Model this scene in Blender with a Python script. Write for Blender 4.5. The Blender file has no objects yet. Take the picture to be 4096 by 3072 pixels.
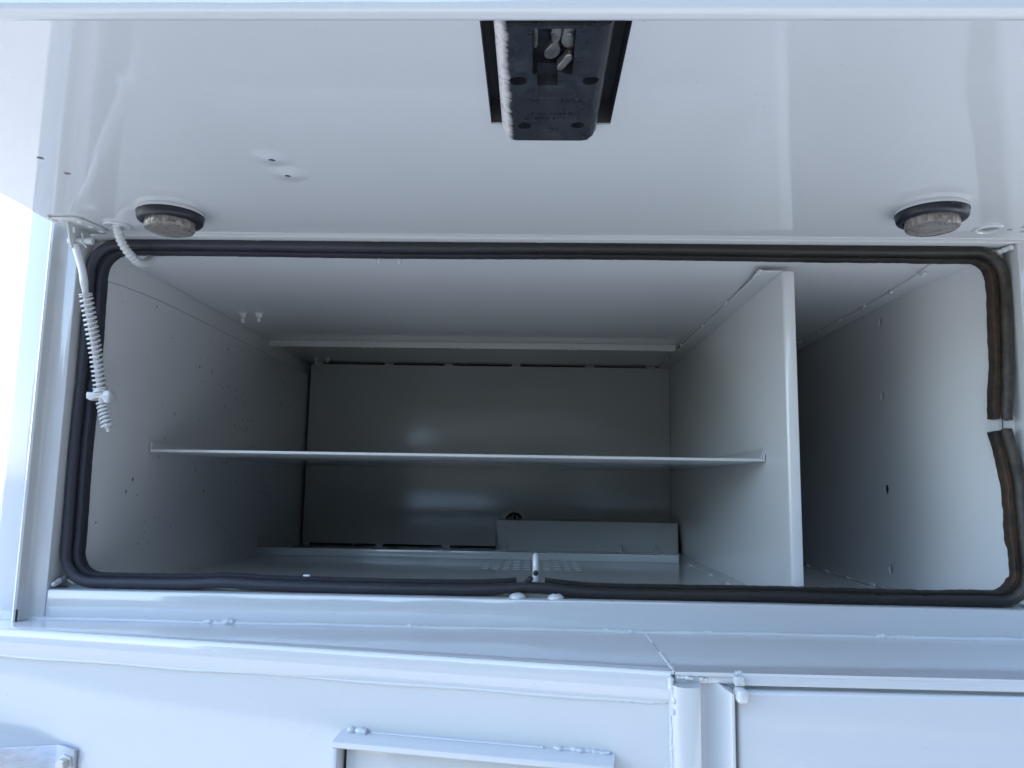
import bpy, bmesh, math, random
from mathutils import Vector, Matrix
R = math.radians
S = bpy.context.scene
COL = S.collection
random.seed(7)

# ------------------------------------------------------------------ camera
cam = bpy.data.cameras.new('camera')
cam.sensor_fit = 'HORIZONTAL'; cam.sensor_width = 36.0
cam.lens = 3079.77 / 4096 * 36.0
cam.clip_start = 0.01; cam.clip_end = 3000
camo = bpy.data.objects.new('camera', cam); COL.objects.link(camo)
_r = Vector((0.99951142, 0.02625795, 0.01695396))
_u = Vector((-0.01335584, -0.13160429, 0.99121235))
_f = Vector((-0.02825841, 0.9909545, 0.1311893))
camo.matrix_world = Matrix(((_r.x, _u.x, -_f.x, 0.60354), (_r.y, _u.y, -_f.y, -0.96994),
                            (_r.z, _u.z, -_f.z, 0.13780), (0, 0, 0, 1)))
S.camera = camo

# ------------------------------------------------------------------ daylight
SUN_EL, SUN_ROT, SUN_STR, SKY_STR, EXPOSURE = 56.0, -30.0, 3.4, 0.115, 3.12
w = bpy.data.worlds.new('World'); S.world = w; w.use_nodes = True
nt = w.node_tree
bg = nt.nodes['Background']
sky = nt.nodes.new('ShaderNodeTexSky'); sky.sky_type = 'NISHITA'; sky.sun_disc = False
sky.sun_elevation = R(SUN_EL); sky.sun_rotation = R(SUN_ROT)
sky.air_density = 1.0; sky.dust_density = 1.2; sky.ozone_density = 1.0; sky.altitude = 0
nt.links.new(sky.outputs[0], bg.inputs[0]); bg.inputs[1].default_value = SKY_STR
sl = bpy.data.lights.new('sun', 'SUN'); sl.energy = SUN_STR; sl.angle = R(0.5); sl.color = (1, .965, .92)
so = bpy.data.objects.new('sun', sl); COL.objects.link(so)
_sd = Vector((-math.cos(R(SUN_EL)) * math.sin(R(SUN_ROT)), math.cos(R(SUN_EL)) * math.cos(R(SUN_ROT)), math.sin(R(SUN_EL))))
so.rotation_euler = _sd.to_track_quat('Z', 'Y').to_euler()
S.view_settings.view_transform = 'Standard'; S.view_settings.look = 'None'
S.view_settings.exposure = EXPOSURE; S.view_settings.gamma = 1
S.view_settings.use_curve_mapping = False
S.cycles.max_bounces = 10; S.cycles.diffuse_bounces = 6; S.cycles.glossy_bounces = 5
S.cycles.transmission_bounces = 8
S.cycles.use_denoising = True

# ------------------------------------------------------------------ materials
def new_mat(name):
    m = bpy.data.materials.new(name); m.use_nodes = True
    return m, m.node_tree, m.node_tree.nodes['Principled BSDF']

def tex_coord(t, kind='Object'):
    n = t.nodes.new('ShaderNodeTexCoord'); return n.outputs[kind]

def noise(t, vec, scale, detail=2, rough=.5):
    n = t.nodes.new('ShaderNodeTexNoise'); n.inputs['Scale'].default_value = scale
    n.inputs['Detail'].default_value = detail; n.inputs['Roughness'].default_value = rough
    t.links.new(vec, n.inputs['Vector']); return n.outputs['Fac']

def ramp(t, fac, stops):
    n = t.nodes.new('ShaderNodeValToRGB'); e = n.color_ramp.elements
    while len(e) < len(stops): e.new(.5)
    for k, (p, c) in enumerate(stops):
        e[k].position = p; e[k].color = (*c, 1) if len(c) == 3 else c
    t.links.new(fac, n.inputs['Fac']); return n.outputs['Color']

def mix(t, fac, a, b):
    n = t.nodes.new('ShaderNodeMix'); n.data_type = 'RGBA'
    if isinstance(fac, float): n.inputs[0].default_value = fac
    else: t.links.new(fac, n.inputs[0])
    for s, v in ((n.inputs[6], a), (n.inputs[7], b)):
        if isinstance(v, tuple): s.default_value = (*v, 1)
        else: t.links.new(v, s)
    return n.outputs[2]

def math_n(t, op, a, b=None, c=None):
    n = t.nodes.new('ShaderNodeMath'); n.operation = op
    for k, v in enumerate((a, b, c)):
        if v is None: continue
        if isinstance(v, (int, float)): n.inputs[k].default_value = v
        else: t.links.new(v, n.inputs[k])
    return n.outputs[0]

def scaled(t, vec, s, rot=(0, 0, 0)):
    n = t.nodes.new('ShaderNodeMapping'); n.inputs['Scale'].default_value = s
    n.inputs['Rotation'].default_value = rot
    t.links.new(vec, n.inputs['Vector']); return n.outputs[0]

def bumps(t, b, items):
    prev = None
    for h, strength, dist in items:
        n = t.nodes.new('ShaderNodeBump'); n.inputs['Strength'].default_value = strength
        n.inputs['Distance'].default_value = dist
        t.links.new(h, n.inputs['Height'])
        if prev is not None: t.links.new(prev, n.inputs['Normal'])
        prev = n.outputs[0]
    t.links.new(prev, b.inputs['Normal'])

def make_paint(name, base=(.585, .595, .595), rough=.05, wave=1.0, peel=.12, specks=False, dust=.0):
    m, t, b = new_mat(name)
    v = tex_coord(t)
    dirt = noise(t, v, 2.3, 3, .6)
    c = mix(t, ramp(t, dirt, [(.35, (0, 0, 0)), (.75, (1, 1, 1))]), tuple(x * .965 for x in base), base)
    sc = noise(t, scaled(t, v, (60, 60, 6)), 1.0, 3, .7)
    c = mix(t, ramp(t, sc, [(.70, (0, 0, 0)), (.78, (.35, .35, .35))]), c, tuple(x * .93 for x in base))
    fine = noise(t, v, 900, 1, .5)
    c = mix(t, ramp(t, fine, [(.79, (0, 0, 0)), (.82, (.5, .5, .5))]), c, (.45, .46, .46))
    # stray grit and chips, sparse over every panel
    vg = t.nodes.new('ShaderNodeTexVoronoi'); vg.inputs['Scale'].default_value = 42; t.links.new(v, vg.inputs['Vector'])
    c = mix(t, math_n(t, 'MULTIPLY', math_n(t, 'LESS_THAN', vg.outputs['Distance'], .032), .30), c, (.10, .10, .10))
    if specks:
        # drips of dirt flung up the wall: small upright dark specks, denser in patches
        sp0 = t.nodes.new('ShaderNodeSeparateXYZ'); t.links.new(v, sp0.inputs[0])
        cb = t.nodes.new('ShaderNodeCombineXYZ'); t.links.new(sp0.outputs['Y'], cb.inputs[0]); t.links.new(sp0.outputs['Z'], cb.inputs[1])
        vo = t.nodes.new('ShaderNodeTexVoronoi'); vo.voronoi_dimensions = '2D'; vo.inputs['Scale'].default_value = 1
        t.links.new(scaled(t, cb.outputs[0], (78, 58, 1)), vo.inputs['Vector'])
        dd = vo.outputs['Distance']
        sepc = t.nodes.new('ShaderNodeSeparateColor'); t.links.new(vo.outputs['Color'], sepc.inputs[0])
        patch = noise(t, v, 5.5, 2, .5)
        sep = t.nodes.new('ShaderNodeSeparateXYZ'); t.links.new(v, sep.inputs[0])
        # deeper in the compartment and lower down there are more of them
        dens = math_n(t, 'ADD', math_n(t, 'MULTIPLY', sep.outputs['Y'], .85), math_n(t, 'MULTIPLY', patch, .75))
        dens = math_n(t, 'MAXIMUM', math_n(t, 'MULTIPLY', math_n(t, 'SUBTRACT', dens, .42), .95), .045)
        on = math_n(t, 'LESS_THAN', sepc.outputs[0], dens)
        size = math_n(t, 'MULTIPLY_ADD', math_n(t, 'POWER', sepc.outputs[1], 2.5), .11, .052)
        spot = math_n(t, 'MULTIPLY', on, math_n(t, 'LESS_THAN', dd, size))
        spot = math_n(t, 'MULTIPLY', spot, math_n(t, 'MULTIPLY_ADD', sepc.outputs[2], .5, .35))
        c = mix(t, spot, c, (.035, .04, .045))
    t.links.new(c, b.inputs['Base Color'])
    b.inputs['Roughness'].default_value = rough
    b.inputs['IOR'].default_value = 1.72
    big = noise(t, v, 3.2, 1, .4)
    pl = noise(t, v, 260, 2, .5)
    bumps(t, b, [(big, .07 * wave, .02), (pl, peel * .16, .0009)])
    return m

PAINT = make_paint('white_paint')
PAINT_IN = make_paint('white_paint_inside', rough=.12, wave=.6, peel=.5)
PAINT_SPECK = make_paint('white_paint_speckled', rough=.18, wave=.6, peel=.5, specks=True)
PAINT_LEDGE = make_paint('white_paint_ledge', rough=.08, wave=2.2, peel=.15)
PAINT_BACK = make_paint('white_paint_back', rough=.13, wave=.5, peel=1.5)
WELD = make_paint('white_paint_weld', rough=.3, wave=0.2, peel=2.0)

def make_rubber(name, clip=False):
    m, t, b = new_mat(name)
    v = tex_coord(t)
    sep = t.nodes.new('ShaderNodeSeparateXYZ'); t.links.new(v, sep.inputs[0])
    x = sep.outputs['X']
    right = ramp(t, x, [(.30, (0, 0, 0)), (.75, (1, 1, 1))])
    n1 = noise(t, scaled(t, v, (1, 1, 1)), 22, 5, .65)
    left_c = mix(t, n1, (.026, .027, .036), (.042, .044, .056))
    right_c = mix(t, n1, (.011, .011, .011), (.028, .025, .021))
    c = mix(t, right, left_c, right_c)
    dirtf = ramp(t, math_n(t, 'ADD', math_n(t, 'MULTIPLY', ramp(t, math_n(t, 'SUBTRACT', x, .2), [(.955, (0, 0, 0)), (1.0, (1, 1, 1))]), .38 if clip else .36),
                 math_n(t, 'MULTIPLY', noise(t, v, 60, 6, .75), .85)), [(.66, (0, 0, 0)), (1.0, (1, 1, 1))])
    c = mix(t, dirtf, c, (.095, .052, .028) if clip else (.085, .074, .058))
    c = mix(t, ramp(t, noise(t, scaled(t, v, (8, 8, 8)), 20, 6, .75), [(.66, (0, 0, 0)), (.74, (.5, .5, .5))]), c, (.12, .11, .10))
    t.links.new(c, b.inputs['Base Color'])
    b.inputs['Roughness'].default_value = .62 if clip else .46
    b.inputs['Specular IOR Level'].default_value = .35
    if clip:
        bumps(t, b, [(noise(t, v, 420, 3, .6), .8, .002)])
    else:
        bumps(t, b, [(noise(t, v, 30, 4, .6), .35, .004), (noise(t, v, 300, 3, .6), .25, .001)])
    return m
RUBBER = make_rubber('rubber_bulb'); RUBBER_CLIP = make_rubber('rubber_clip', True)

def make_plastic(name, base, rough, worn=None, wscale=40, aniso=(1, 1, 1)):
    m, t, b = new_mat(name); v = tex_coord(t)
    n = noise(t, scaled(t, v, aniso), wscale, 6, .65)
    c = base
    if worn: c = mix(t, ramp(t, n, [(.45, (0, 0, 0)), (.72, (1, 1, 1))]), base, worn)
    if worn: t.links.new(c, b.inputs['Base Color'])
    else: b.inputs['Base Color'].default_value = (*base, 1)
    rr = ramp(t, n, [(.3, (rough, rough, rough)), (.8, (min(1, rough * 1.8),) * 3)])
    t.links.new(rr, b.inputs['Roughness'])
    bumps(t, b, [(n, .25, .0015), (noise(t, v, 500, 2, .5), .15, .0006)])
    return m
def make_latch_black():
    m, t, b = new_mat('black_latch_coating'); v = tex_coord(t)
    n = noise(t, v, 55, 6, .68); st = noise(t, scaled(t, v, (60, 260, 60)), 1.0, 3, .6)
    c = mix(t, ramp(t, n, [(.50, (0, 0, 0)), (.82, (1, 1, 1))]), (.015, .017, .022), (.060, .064, .072))
    c = mix(t, ramp(t, noise(t, v, 150, 4, .7), [(.66, (0, 0, 0)), (.76, (.6, .6, .6))]), c, (.22, .22, .22))
    sep = t.nodes.new('ShaderNodeSeparateXYZ'); t.links.new(v, sep.inputs[0])
    # coating rubbed through to bare metal along one long edge
    e = math_n(t, 'ADD', math_n(t, 'MULTIPLY', math_n(t, 'SUBTRACT', .5840, sep.outputs['X']), 110), math_n(t, 'MULTIPLY', math_n(t, 'SUBTRACT', noise(t, scaled(t, v, (1, 3, 1)), 70, 6, .75), .5), 1.3))
    low = ramp(t, e, [(.15, (0, 0, 0)), (.75, (1, 1, 1))])
    c = mix(t, low, c, (.72, .68, .66))
    t.links.new(c, b.inputs['Base Color'])
    t.links.new(ramp(t, n, [(.3, (.22,) * 3), (.8, (.45,) * 3)]), b.inputs['Roughness'])
    bumps(t, b, [(n, .25, .0015), (noise(t, v, 500, 2, .5), .15, .0006)])
    return m
BLACK = make_latch_black()
GROMMET = make_plastic('black_rubber_grommet', (.012, .013, .020), .30)
DARK = make_plastic('cavity_shade', (.012, .012, .013), .8)  # near-black colour standing in for shade inside holes and gaps
CAVITY = make_plastic('recess_shade', (.05, .052, .055), .7)  # dark colour put into recesses for their shade
CABLE = make_plastic('cable_and_gap_grey', (.30, .31, .32), .5)  # grey for cables and seam gaps; stands in for shade in wall holes
MARKER = make_plastic('cut_edge', (.02, .02, .05), .6)

def make_metal(name, base, rough, aniso=(1, 1, 1), scale=60, dark=(.2, .2, .22), metallic=.9):
    m, t, b = new_mat(name); v = tex_coord(t)
    n = noise(t, scaled(t, v, aniso), scale, 6, .7)
    t.links.new(mix(t, ramp(t, n, [(.35, (0, 0, 0)), (.7, (1, 1, 1))]), dark, base), b.inputs['Base Color'])
    b.inputs['Metallic'].default_value = metallic
    rr = ramp(t, n, [(.3, (rough * .8,) * 3), (.8, (min(1, rough * 1.5),) * 3)])
    t.links.new(rr, b.inputs['Roughness'])
    bumps(t, b, [(n, .12, .0006)])
    return m
STEEL = make_metal('latch_steel', (.46, .43, .39), .34, dark=(.17, .16, .15))
GALV = make_metal('galvanised_steel', (.60, .61, .64), .5, (1, 1, 3), 60, (.42, .43, .47), .75)
ZINC = make_metal('zinc_bolt', (.72, .70, .66), .4, dark=(.5, .48, .45), metallic=.5)

def make_lens():
    m, t, b = new_mat('clear_lens'); v = tex_coord(t)
    b.inputs['Base Color'].default_value = (.88, .83, .79, 1)
    b.inputs['Roughness'].default_value = .04
    b.inputs['Transmission Weight'].default_value = .92
    b.inputs['IOR'].default_value = 1.49
    bumps(t, b, [(noise(t, v, 120, 1, .5), .35, .004)])
    return m
LENS = make_lens()
LENS_BACK = make_metal('lamp_reflector', (.84, .82, .80), .3, (1, 1, 1), 90, (.50, .485, .475), .5)

def make_ground():
    m, t, b = new_mat('gravel_yard'); v = tex_coord(t)
    n = noise(t, v, 1.1, 8, .65); g = noise(t, v, 30, 4, .7)
    c = mix(t, n, (.145, .158, .175), (.205, .218, .235)); c = mix(t, ramp(t, g, [(.4, (0, 0, 0)), (.7, (1, 1, 1))]), c, (.10, .108, .12))
    t.links.new(c, b.inputs['Base Color']); b.inputs['Roughness'].default_value = .9
    bumps(t, b, [(g, .6, .02)])
    return m
GROUND = make_ground()
def make_grass():
    m, t, b = new_mat('rough_grass'); v = tex_coord(t)
    n = noise(t, v, .6, 6, .65); g = noise(t, v, 45, 4, .7)
    c = mix(t, n, (.034, .042, .036), (.066, .076, .066)); c = mix(t, ramp(t, g, [(.4, (0, 0, 0)), (.7, (1, 1, 1))]), c, (.028, .036, .028))
    t.links.new(c, b.inputs['Base Color']); b.inputs['Roughness'].default_value = .9
    bumps(t, b, [(g, .8, .05)])
    return m
GRASS = make_grass()

# ------------------------------------------------------------------ mesh helpers
def set_parent(o, p):
    o.parent = p                                       # parts are built in world coordinates and stay there
    if p.parent is None: o.matrix_parent_inverse = Matrix.Translation(-p.location)

def link(name, me, mat, parent=None):
    o = bpy.data.objects.new(name, me)
    COL.objects.link(o)
    if mat: me.materials.append(mat)
    if parent is not None: set_parent(o, parent)
    return o

def finish(name, bm, mat, parent=None, smooth=35):
    bmesh.ops.recalc_face_normals(bm, faces=bm.faces[:])
    me = bpy.data.meshes.new(name); bm.to_mesh(me); bm.free()
    if smooth:
        me.polygons.foreach_set('use_smooth', [True] * len(me.polygons))
        me.set_sharp_from_angle(angle=R(smooth))
    return link(name, me, mat, parent)

def add_box(bm, x0, x1, y0, y1, z0, z1, M=None):
    vs = [bm.verts.new((x, y, z)) for z in (z0, z1) for y in (y0, y1) for x in (x0, x1)]
    for f in ((0, 2, 3, 1), (4, 5, 7, 6), (0, 1, 5, 4), (2, 6, 7, 3), (1, 3, 7, 5), (0, 4, 6, 2)):
        bm.faces.new([vs[i] for i in f])
    if M is not None: bmesh.ops.transform(bm, matrix=M, verts=vs)
    return vs

def bevel_all(bm, off, seg=2):
    es = [e for e in bm.edges if len(e.link_faces) == 2 and e.calc_face_angle(0) > R(30)]
    bmesh.ops.bevel(bm, geom=es, offset=off, segments=seg, profile=.5, affect='EDGES', clamp_overlap=True)

def box(name, x0, x1, y0, y1, z0, z1, mat, parent=None, bev=0.0, seg=2, M=None):
    bm = bmesh.new(); add_box(bm, x0, x1, y0, y1, z0, z1, M)
    if bev:
        bmesh.ops.recalc_face_normals(bm, faces=bm.faces[:]); bevel_all(bm, bev, seg)
    return finish(name, bm, mat, parent)

def add_prism(bm, pts, axis, a0, a1, M=None):
    """closed 2D outline pushed along an axis; pts are the two other coordinates in x<y<z order"""
    def co(p, a):
        if axis == 'x': return (a, p[0], p[1])
        if axis == 'y': return (p[0], a, p[1])
        return (p[0], p[1], a)
    A = [bm.verts.new(co(p, a0)) for p in pts]; B = [bm.verts.new(co(p, a1)) for p in pts]
    n = len(pts)
    for i in range(n): bm.faces.new((A[i], A[(i + 1) % n], B[(i + 1) % n], B[i]))
    bm.faces.new(A); bm.faces.new(list(reversed(B)))
    if M is not None: bmesh.ops.transform(bm, matrix=M, verts=A + B)

def prism(name, pts, axis, a0, a1, mat, parent=None, bev=0.0, smooth=35, M=None):
    bm = bmesh.new(); add_prism(bm, pts, axis, a0, a1, M)
    if bev:
        bmesh.ops.recalc_face_normals(bm, faces=bm.faces[:]); bevel_all(bm, bev)
    return finish(name, bm, mat, parent, smooth)

def smooth_path(P, n=8, closed=False):
    P = [Vector(p) for p in P]; out = []
    m = len(P)
    for i in range(m if closed else m - 1):
        if closed: p0, p1, p2, p3 = P[i - 1], P[i], P[(i + 1) % m], P[(i + 2) % m]
        else: p0, p1, p2, p3 = P[max(i - 1, 0)], P[i], P[i + 1], P[min(i + 2, m - 1)]
        for k in range(n):
            t = k / n
            out.append(.5 * ((2 * p1) + (-p0 + p2) * t + (2 * p0 - 5 * p1 + 4 * p2 - p3) * t * t + (-p0 + 3 * p1 - 3 * p2 + p3) * t ** 3))
    if not closed: out.append(P[-1])
    return out

def add_tube(bm, path, rad, seg=10, cap=True):
    path = [Vector(p) for p in path]; n = len(path)
    rf = rad if callable(rad) else (lambda i: rad)
    t0 = (path[1] - path[0]).normalized()
    nrm = t0.orthogonal().normalized(); rings = []
    for i in range(n):
        t = (path[min(i + 1, n - 1)] - path[max(i - 1, 0)])
        if t.length < 1e-9: t = t0
        t.normalize(); t0 = t
        nrm = (nrm - t * nrm.dot(t)).normalized(); bn = t.cross(nrm)
        r = rf(i)
        rings.append([bm.verts.new(path[i] + r * (math.cos(a) * nrm + math.sin(a) * bn)) for a in (2 * math.pi * k / seg for k in range(seg))])
    for i in range(n - 1):
        for k in range(seg):
            bm.faces.new((rings[i][k], rings[i][(k + 1) % seg], rings[i + 1][(k + 1) % seg], rings[i + 1][k]))
    if cap: bm.faces.new(list(reversed(rings[0]))); bm.faces.new(rings[-1])

def tube(name, path, rad, mat, parent=None, seg=10, smooth=50):
    bm = bmesh.new(); add_tube(bm, path, rad, seg); return finish(name, bm, mat, parent, smooth)

def add_lathe(bm, prof, center, axis=Vector((0, 0, 1)), seg=40, closed=False):
    """prof: (radius, height along axis)"""
    axis = axis.normalized(); a = axis.orthogonal().normalized(); b = axis.cross(a); c = Vector(center)
    rings = []
    for r, h in prof:
        if r < 1e-6: rings.append([bm.verts.new(c + axis * h)])
        else: rings.append([bm.verts.new(c + axis * h + r * (math.cos(2 * math.pi * k / seg) * a + math.sin(2 * math.pi * k / seg) * b)) for k in range(seg)])
    pairs = list(zip(rings, rings[1:])) + ([(rings[-1], rings[0])] if closed else [])
    for p, q in pairs:
        for k in range(seg):
            k2 = (k + 1) % seg
            if len(p) == 1 and len(q) == 1: continue
            if len(p) == 1: bm.faces.new((p[0], q[k2], q[k]))
            elif len(q) == 1: bm.faces.new((p[k], p[k2], q[0]))
            else: bm.faces.new((p[k], p[k2], q[k2], q[k]))

def lathe(name, prof, center, mat, parent=None, axis=Vector((0, 0, 1)), seg=40, closed=False, smooth=40):
    bm = bmesh.new(); add_lathe(bm, prof, center, axis, seg, closed); return finish(name, bm, mat, parent, smooth)

def bead(name, p0, p1, r, mat=None, parent=None, lumps=None, seed=0, flat=(1, 1, 1)):
    """a painted weld bead between two points: an uneven rope with a few drops on it"""
    rnd = random.Random(seed); p0 = Vector(p0); p1 = Vector(p1); L = (p1 - p0).length
    n = max(9, int(L / (r * .30)))
    ph = [rnd.uniform(0, 6.28) for _ in range(4)]
    d = (p1 - p0).normalized(); o1 = d.orthogonal().normalized(); o2 = d.cross(o1)
    pts = []; rad = []
    for i in range(n + 1):
        t = i / n; s = t * L / r
        pts.append(p0.lerp(p1, t) + (o1 * math.sin(s * .9 + ph[0]) + o2 * math.sin(s * .7 + ph[1])) * r * .16)
        end = min(1, (t * (1 - t)) ** .5 * 3.2 + .12)
        rad.append(r * end * (.72 + .13 * math.sin(s * 1.1 + ph[2]) + .09 * math.sin(s * 2.7 + ph[3]) + rnd.uniform(-.05, .05)))
    bm = bmesh.new(); add_tube(bm, pts, lambda i: rad[i], 10)
    for _ in range(lumps if lumps and lumps < 4 else max(1, int(L / (r * 7)))):
        q = p0.lerp(p1, rnd.uniform(.15, .85)); rr = r * rnd.uniform(.55, .95)
        M = Matrix.Translation(q) @ Matrix.Diagonal((rr * rnd.uniform(.9, 1.4), rr, rr * rnd.uniform(.8, 1.1), 1))
        bmesh.ops.create_icosphere(bm, subdivisions=2, radius=1, matrix=M)
    c = p0.lerp(p1, .5)
    for v in bm.verts:
        v.co += Vector([rnd.uniform(-.03, .03) * r for _ in range(3)])
    return finish(name, bm, mat or WELD, parent, 70)

def cut(o, cutters):
    for c in cutters:
        md = o.modifiers.new('cut', 'BOOLEAN'); md.operation = 'DIFFERENCE'; md.solver = 'EXACT'; md.object = c
    bpy.context.view_layer.update()
    dg = bpy.context.evaluated_depsgraph_get()
    me = bpy.data.meshes.new_from_object(o.evaluated_get(dg))
    old = o.data; nm = old.name
    o.modifiers.clear(); o.data = me; bpy.data.meshes.remove(old); me.name = nm
    me.polygons.foreach_set('use_smooth', [True] * len(me.polygons)); me.set_sharp_from_angle(angle=R(35))
    for c in cutters:
        cm = c.data; bpy.data.objects.remove(c); bpy.data.meshes.remove(cm)
    return o

def empty(name, loc):
    e = bpy.data.objects.new(name, None); COL.objects.link(e); e.location = loc; e.empty_display_size = .05
    return e

def tag(o, label, cat, group=None):
    o['label'] = label; o['category'] = cat
    if group: o['group'] = group
    if cat == 'door': o['kind'] = 'thing'
    return o

def rrect(x0, x1, z0, z1, rad, n=8):
    """rounded rectangle, counter-clockwise from bottom right"""
    out = []
    for cx, cz, a0 in ((x1 - rad, z0 + rad, -90), (x1 - rad, z1 - rad, 0), (x0 + rad, z1 - rad, 90), (x0 + rad, z0 + rad, 180)):
        for k in range(n + 1):
            a = R(a0 + 90 * k / n); out.append((cx + rad * math.cos(a), cz + rad * math.sin(a)))
    return out

# ------------------------------------------------------------------ ground
bm = bmesh.new()
gs = 600
bmesh.ops.create_grid(bm, x_segments=8, y_segments=8, size=gs)
g = finish('ground', bm, GRASS, None, 0); g.location = (0, 0, -1.31); g['kind'] = 'structure'  # unseen; dark grass added to cut bounce into the compartment
g = box('pavement', -40, 40, -3.4, 8, -1.40, -1.28, GROUND); g['kind'] = 'structure'  # unseen strip, bluish to cool the light bounced onto the door

# the far side of the yard, behind the camera: unseen, read from dark green reflections, and shaped to shade the interior
def make_leaf():
    m, t, b = new_mat('tree_leaves'); v = tex_coord(t)
    n = noise(t, v, .9, 3, .6)
    t.links.new(mix(t, n, (.030, .038, .030), (.060, .074, .058)), b.inputs['Base Color']); b.inputs['Roughness'].default_value = .6
    return m
rnd = random.Random(11)
verts = []; faces = []
for k in range(58):
    az = -40 + 128 * k / 57 + rnd.uniform(-1.5, 1.5); a = R(az)
    near = min(1, max(0, (az + 20) / 50))                  # low and far on one side, tall and close on the other to darken the left wall
    dist = 19 - 11 * near + rnd.uniform(-1.5, 2.0)
    if az < 50: dist += 7 * near
    cx, cy = .6 + dist * math.sin(a), -1 - dist * math.cos(a); hgt = 3.4 + 7.0 * near + rnd.uniform(-.8, 1.4)
    for j in range(520):
        while True:
            p = Vector((rnd.uniform(-1, 1), rnd.uniform(-1, 1), rnd.uniform(-1, 1)))
            if .25 < p.length < 1: break
        c = Vector((cx + p.x * 1.9, cy + p.y * 1.6, -1.28 + hgt * .5 + p.z * hgt * .52))
        if c.z < -1.2: continue
        q = Matrix.Rotation(rnd.uniform(0, 6.28), 3, 'Z') @ Matrix.Rotation(rnd.uniform(0, 3.14), 3, 'X')
        w_, h_ = rnd.uniform(.16, .34), rnd.uniform(.2, .42); i = len(verts)
        verts += [c + q @ Vector(d) for d in ((-w_, 0, 0), (0, -h_, .05), (w_, 0, 0), (0, h_, .05))]
        faces.append((i, i + 1, i + 2, i + 3))
me = bpy.data.meshes.new('treeline'); me.from_pydata(verts, [], faces)
tl = link('treeline', me, make_leaf()); tl['kind'] = 'stuff'

# ------------------------------------------------------------------ truck body
H = .4607                      # underside of the open door
JT = .4573                     # underside of the door frame's head
FY = .032                      # the flange that carries the seal
ZC, ZF, XL, XD, XR, YB = .4355, -.0104, .041, .938, 1.160, .9156
body = empty('truck_body', (.6, .5, -1.28))
tag(body, 'white painted steel service truck body with an open storage compartment', 'truck body')
B = body

# left stile with its forward-standing hem
stile = [(-.0705, .006), (-.0690, .0015), (-.066, 0), (-.033, 0), (-.0305, -.004), (-.0300, -.0155), (-.0285, -.0190), (-.0260, -.0205), (-.0235, -.0195),
         (-.0222, -.0160), (-.0215, -.0085), (-.0185, -.0030), (-.0140, -.0005), (-.0100, 0), (-.0025, 0), (-.0007, .0007), (0, .0025), (0, .034), (-.0705, .034)]
prism('left_stile', stile, 'z', -.0362, .498, PAINT, B, smooth=40)
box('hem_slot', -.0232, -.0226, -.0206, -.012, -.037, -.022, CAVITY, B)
box('bottom_rail', .0002, 1.46, 0, .034, -.0362, 0, PAINT, B, .0022)
box('right_stile', 1.22, 1.46, .0006, .034, .0003, .4585, PAINT, B, .0022)
box('header', .0002, 1.46, .0003, .034, JT, .498, PAINT, B, .0015)
box('roof', -.068, 1.46, .0345, .96, .47, .498, PAINT, B, .003)
box('side_panel', -.068, -.062, .0345, .96, -.9, .4695, PAINT, B, .002)
box('side_panel', 1.454, 1.46, .0345, .96, -.9, .4695, PAINT, B, .002)
box('rear_panel', -.0615, 1.4535, .9702, .976, -.9, .4695, PAINT, B)
box('under_floor', -.0615, 1.4535, .0345, .9700, -.072, -.066, CAVITY, B)  # unseen; added with rear and right panels to block stray light
# flange around the opening
inner = rrect(.0205, 1.2070, .0132, .4465, .028, 8)
bm = bmesh.new()
cx, cz = .61, .23
def to_rect(p):
    dx, dz = p[0] - cx, p[1] - cz
    s = min((1.22 - cx) / abs(dx) if dx > 0 else cx / abs(dx) if dx < 0 else 9e9, (JT - cz) / abs(dz) if dz > 0 else cz / abs(dz) if dz < 0 else 9e9)
    return (cx + dx * s, cz + dz * s)
loop = []
for a, b in zip(inner, inner[1:] + inner[:1]):
    L = math.hypot(b[0] - a[0], b[1] - a[1]); k = max(1, int(L / .05))
    for j in range(k): loop.append((a[0] + (b[0] - a[0]) * j / k, a[1] + (b[1] - a[1]) * j / k))
outer = [to_rect(p) for p in loop]
V = {}
for nm, lp, y in (('i0', loop, FY), ('o0', outer, FY), ('i1', loop, FY + .002), ('o1', outer, FY + .002)):
    V[nm] = [bm.verts.new((p[0], y, p[1])) for p in lp]
n = len(loop)
for i in range(n):
    j = (i + 1) % n
    bm.faces.new((V['i0'][i], V['i0'][j], V['o0'][j], V['o0'][i]))
    bm.faces.new((V['i1'][j], V['i1'][i], V['o1'][i], V['o1'][j]))
    bm.faces.new((V['i0'][j], V['i0'][i], V['i1'][i], V['i1'][j]))
finish('door_flange', bm, PAINT, B)
for k, (a, b, r) in enumerate((((.004, .004, .004), (.006, .03, .014), .004), ((.004, .028, .010), (.020, .030, .004), .003),
                               ((1.218, .004, .4545), (1.205, .024, .4500), .0045), ((1.206, .024, .4515), (1.188, .029, .4535), .0045),
                               ((1.216, .026, .004), (1.203, .029, .008), .004), ((.012, .028, .4545), (.032, .029, .4555), .003))):
    bead('weld_bead', a, b, r, None, B, seed=20 + k)
# button-head bolts on the sill
for k, x in enumerate((.5872, .6345)):
    bo = lathe('sill_bolt', [(.0105, .0001), (.0105, .0012), (.0098, .0030), (.0075, .0052), (.0040, .0062), (.0032, .0062), (.0030, .0045), (0, .0045)], (x, .0125, 0), PAINT, B, seg=28)

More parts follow.
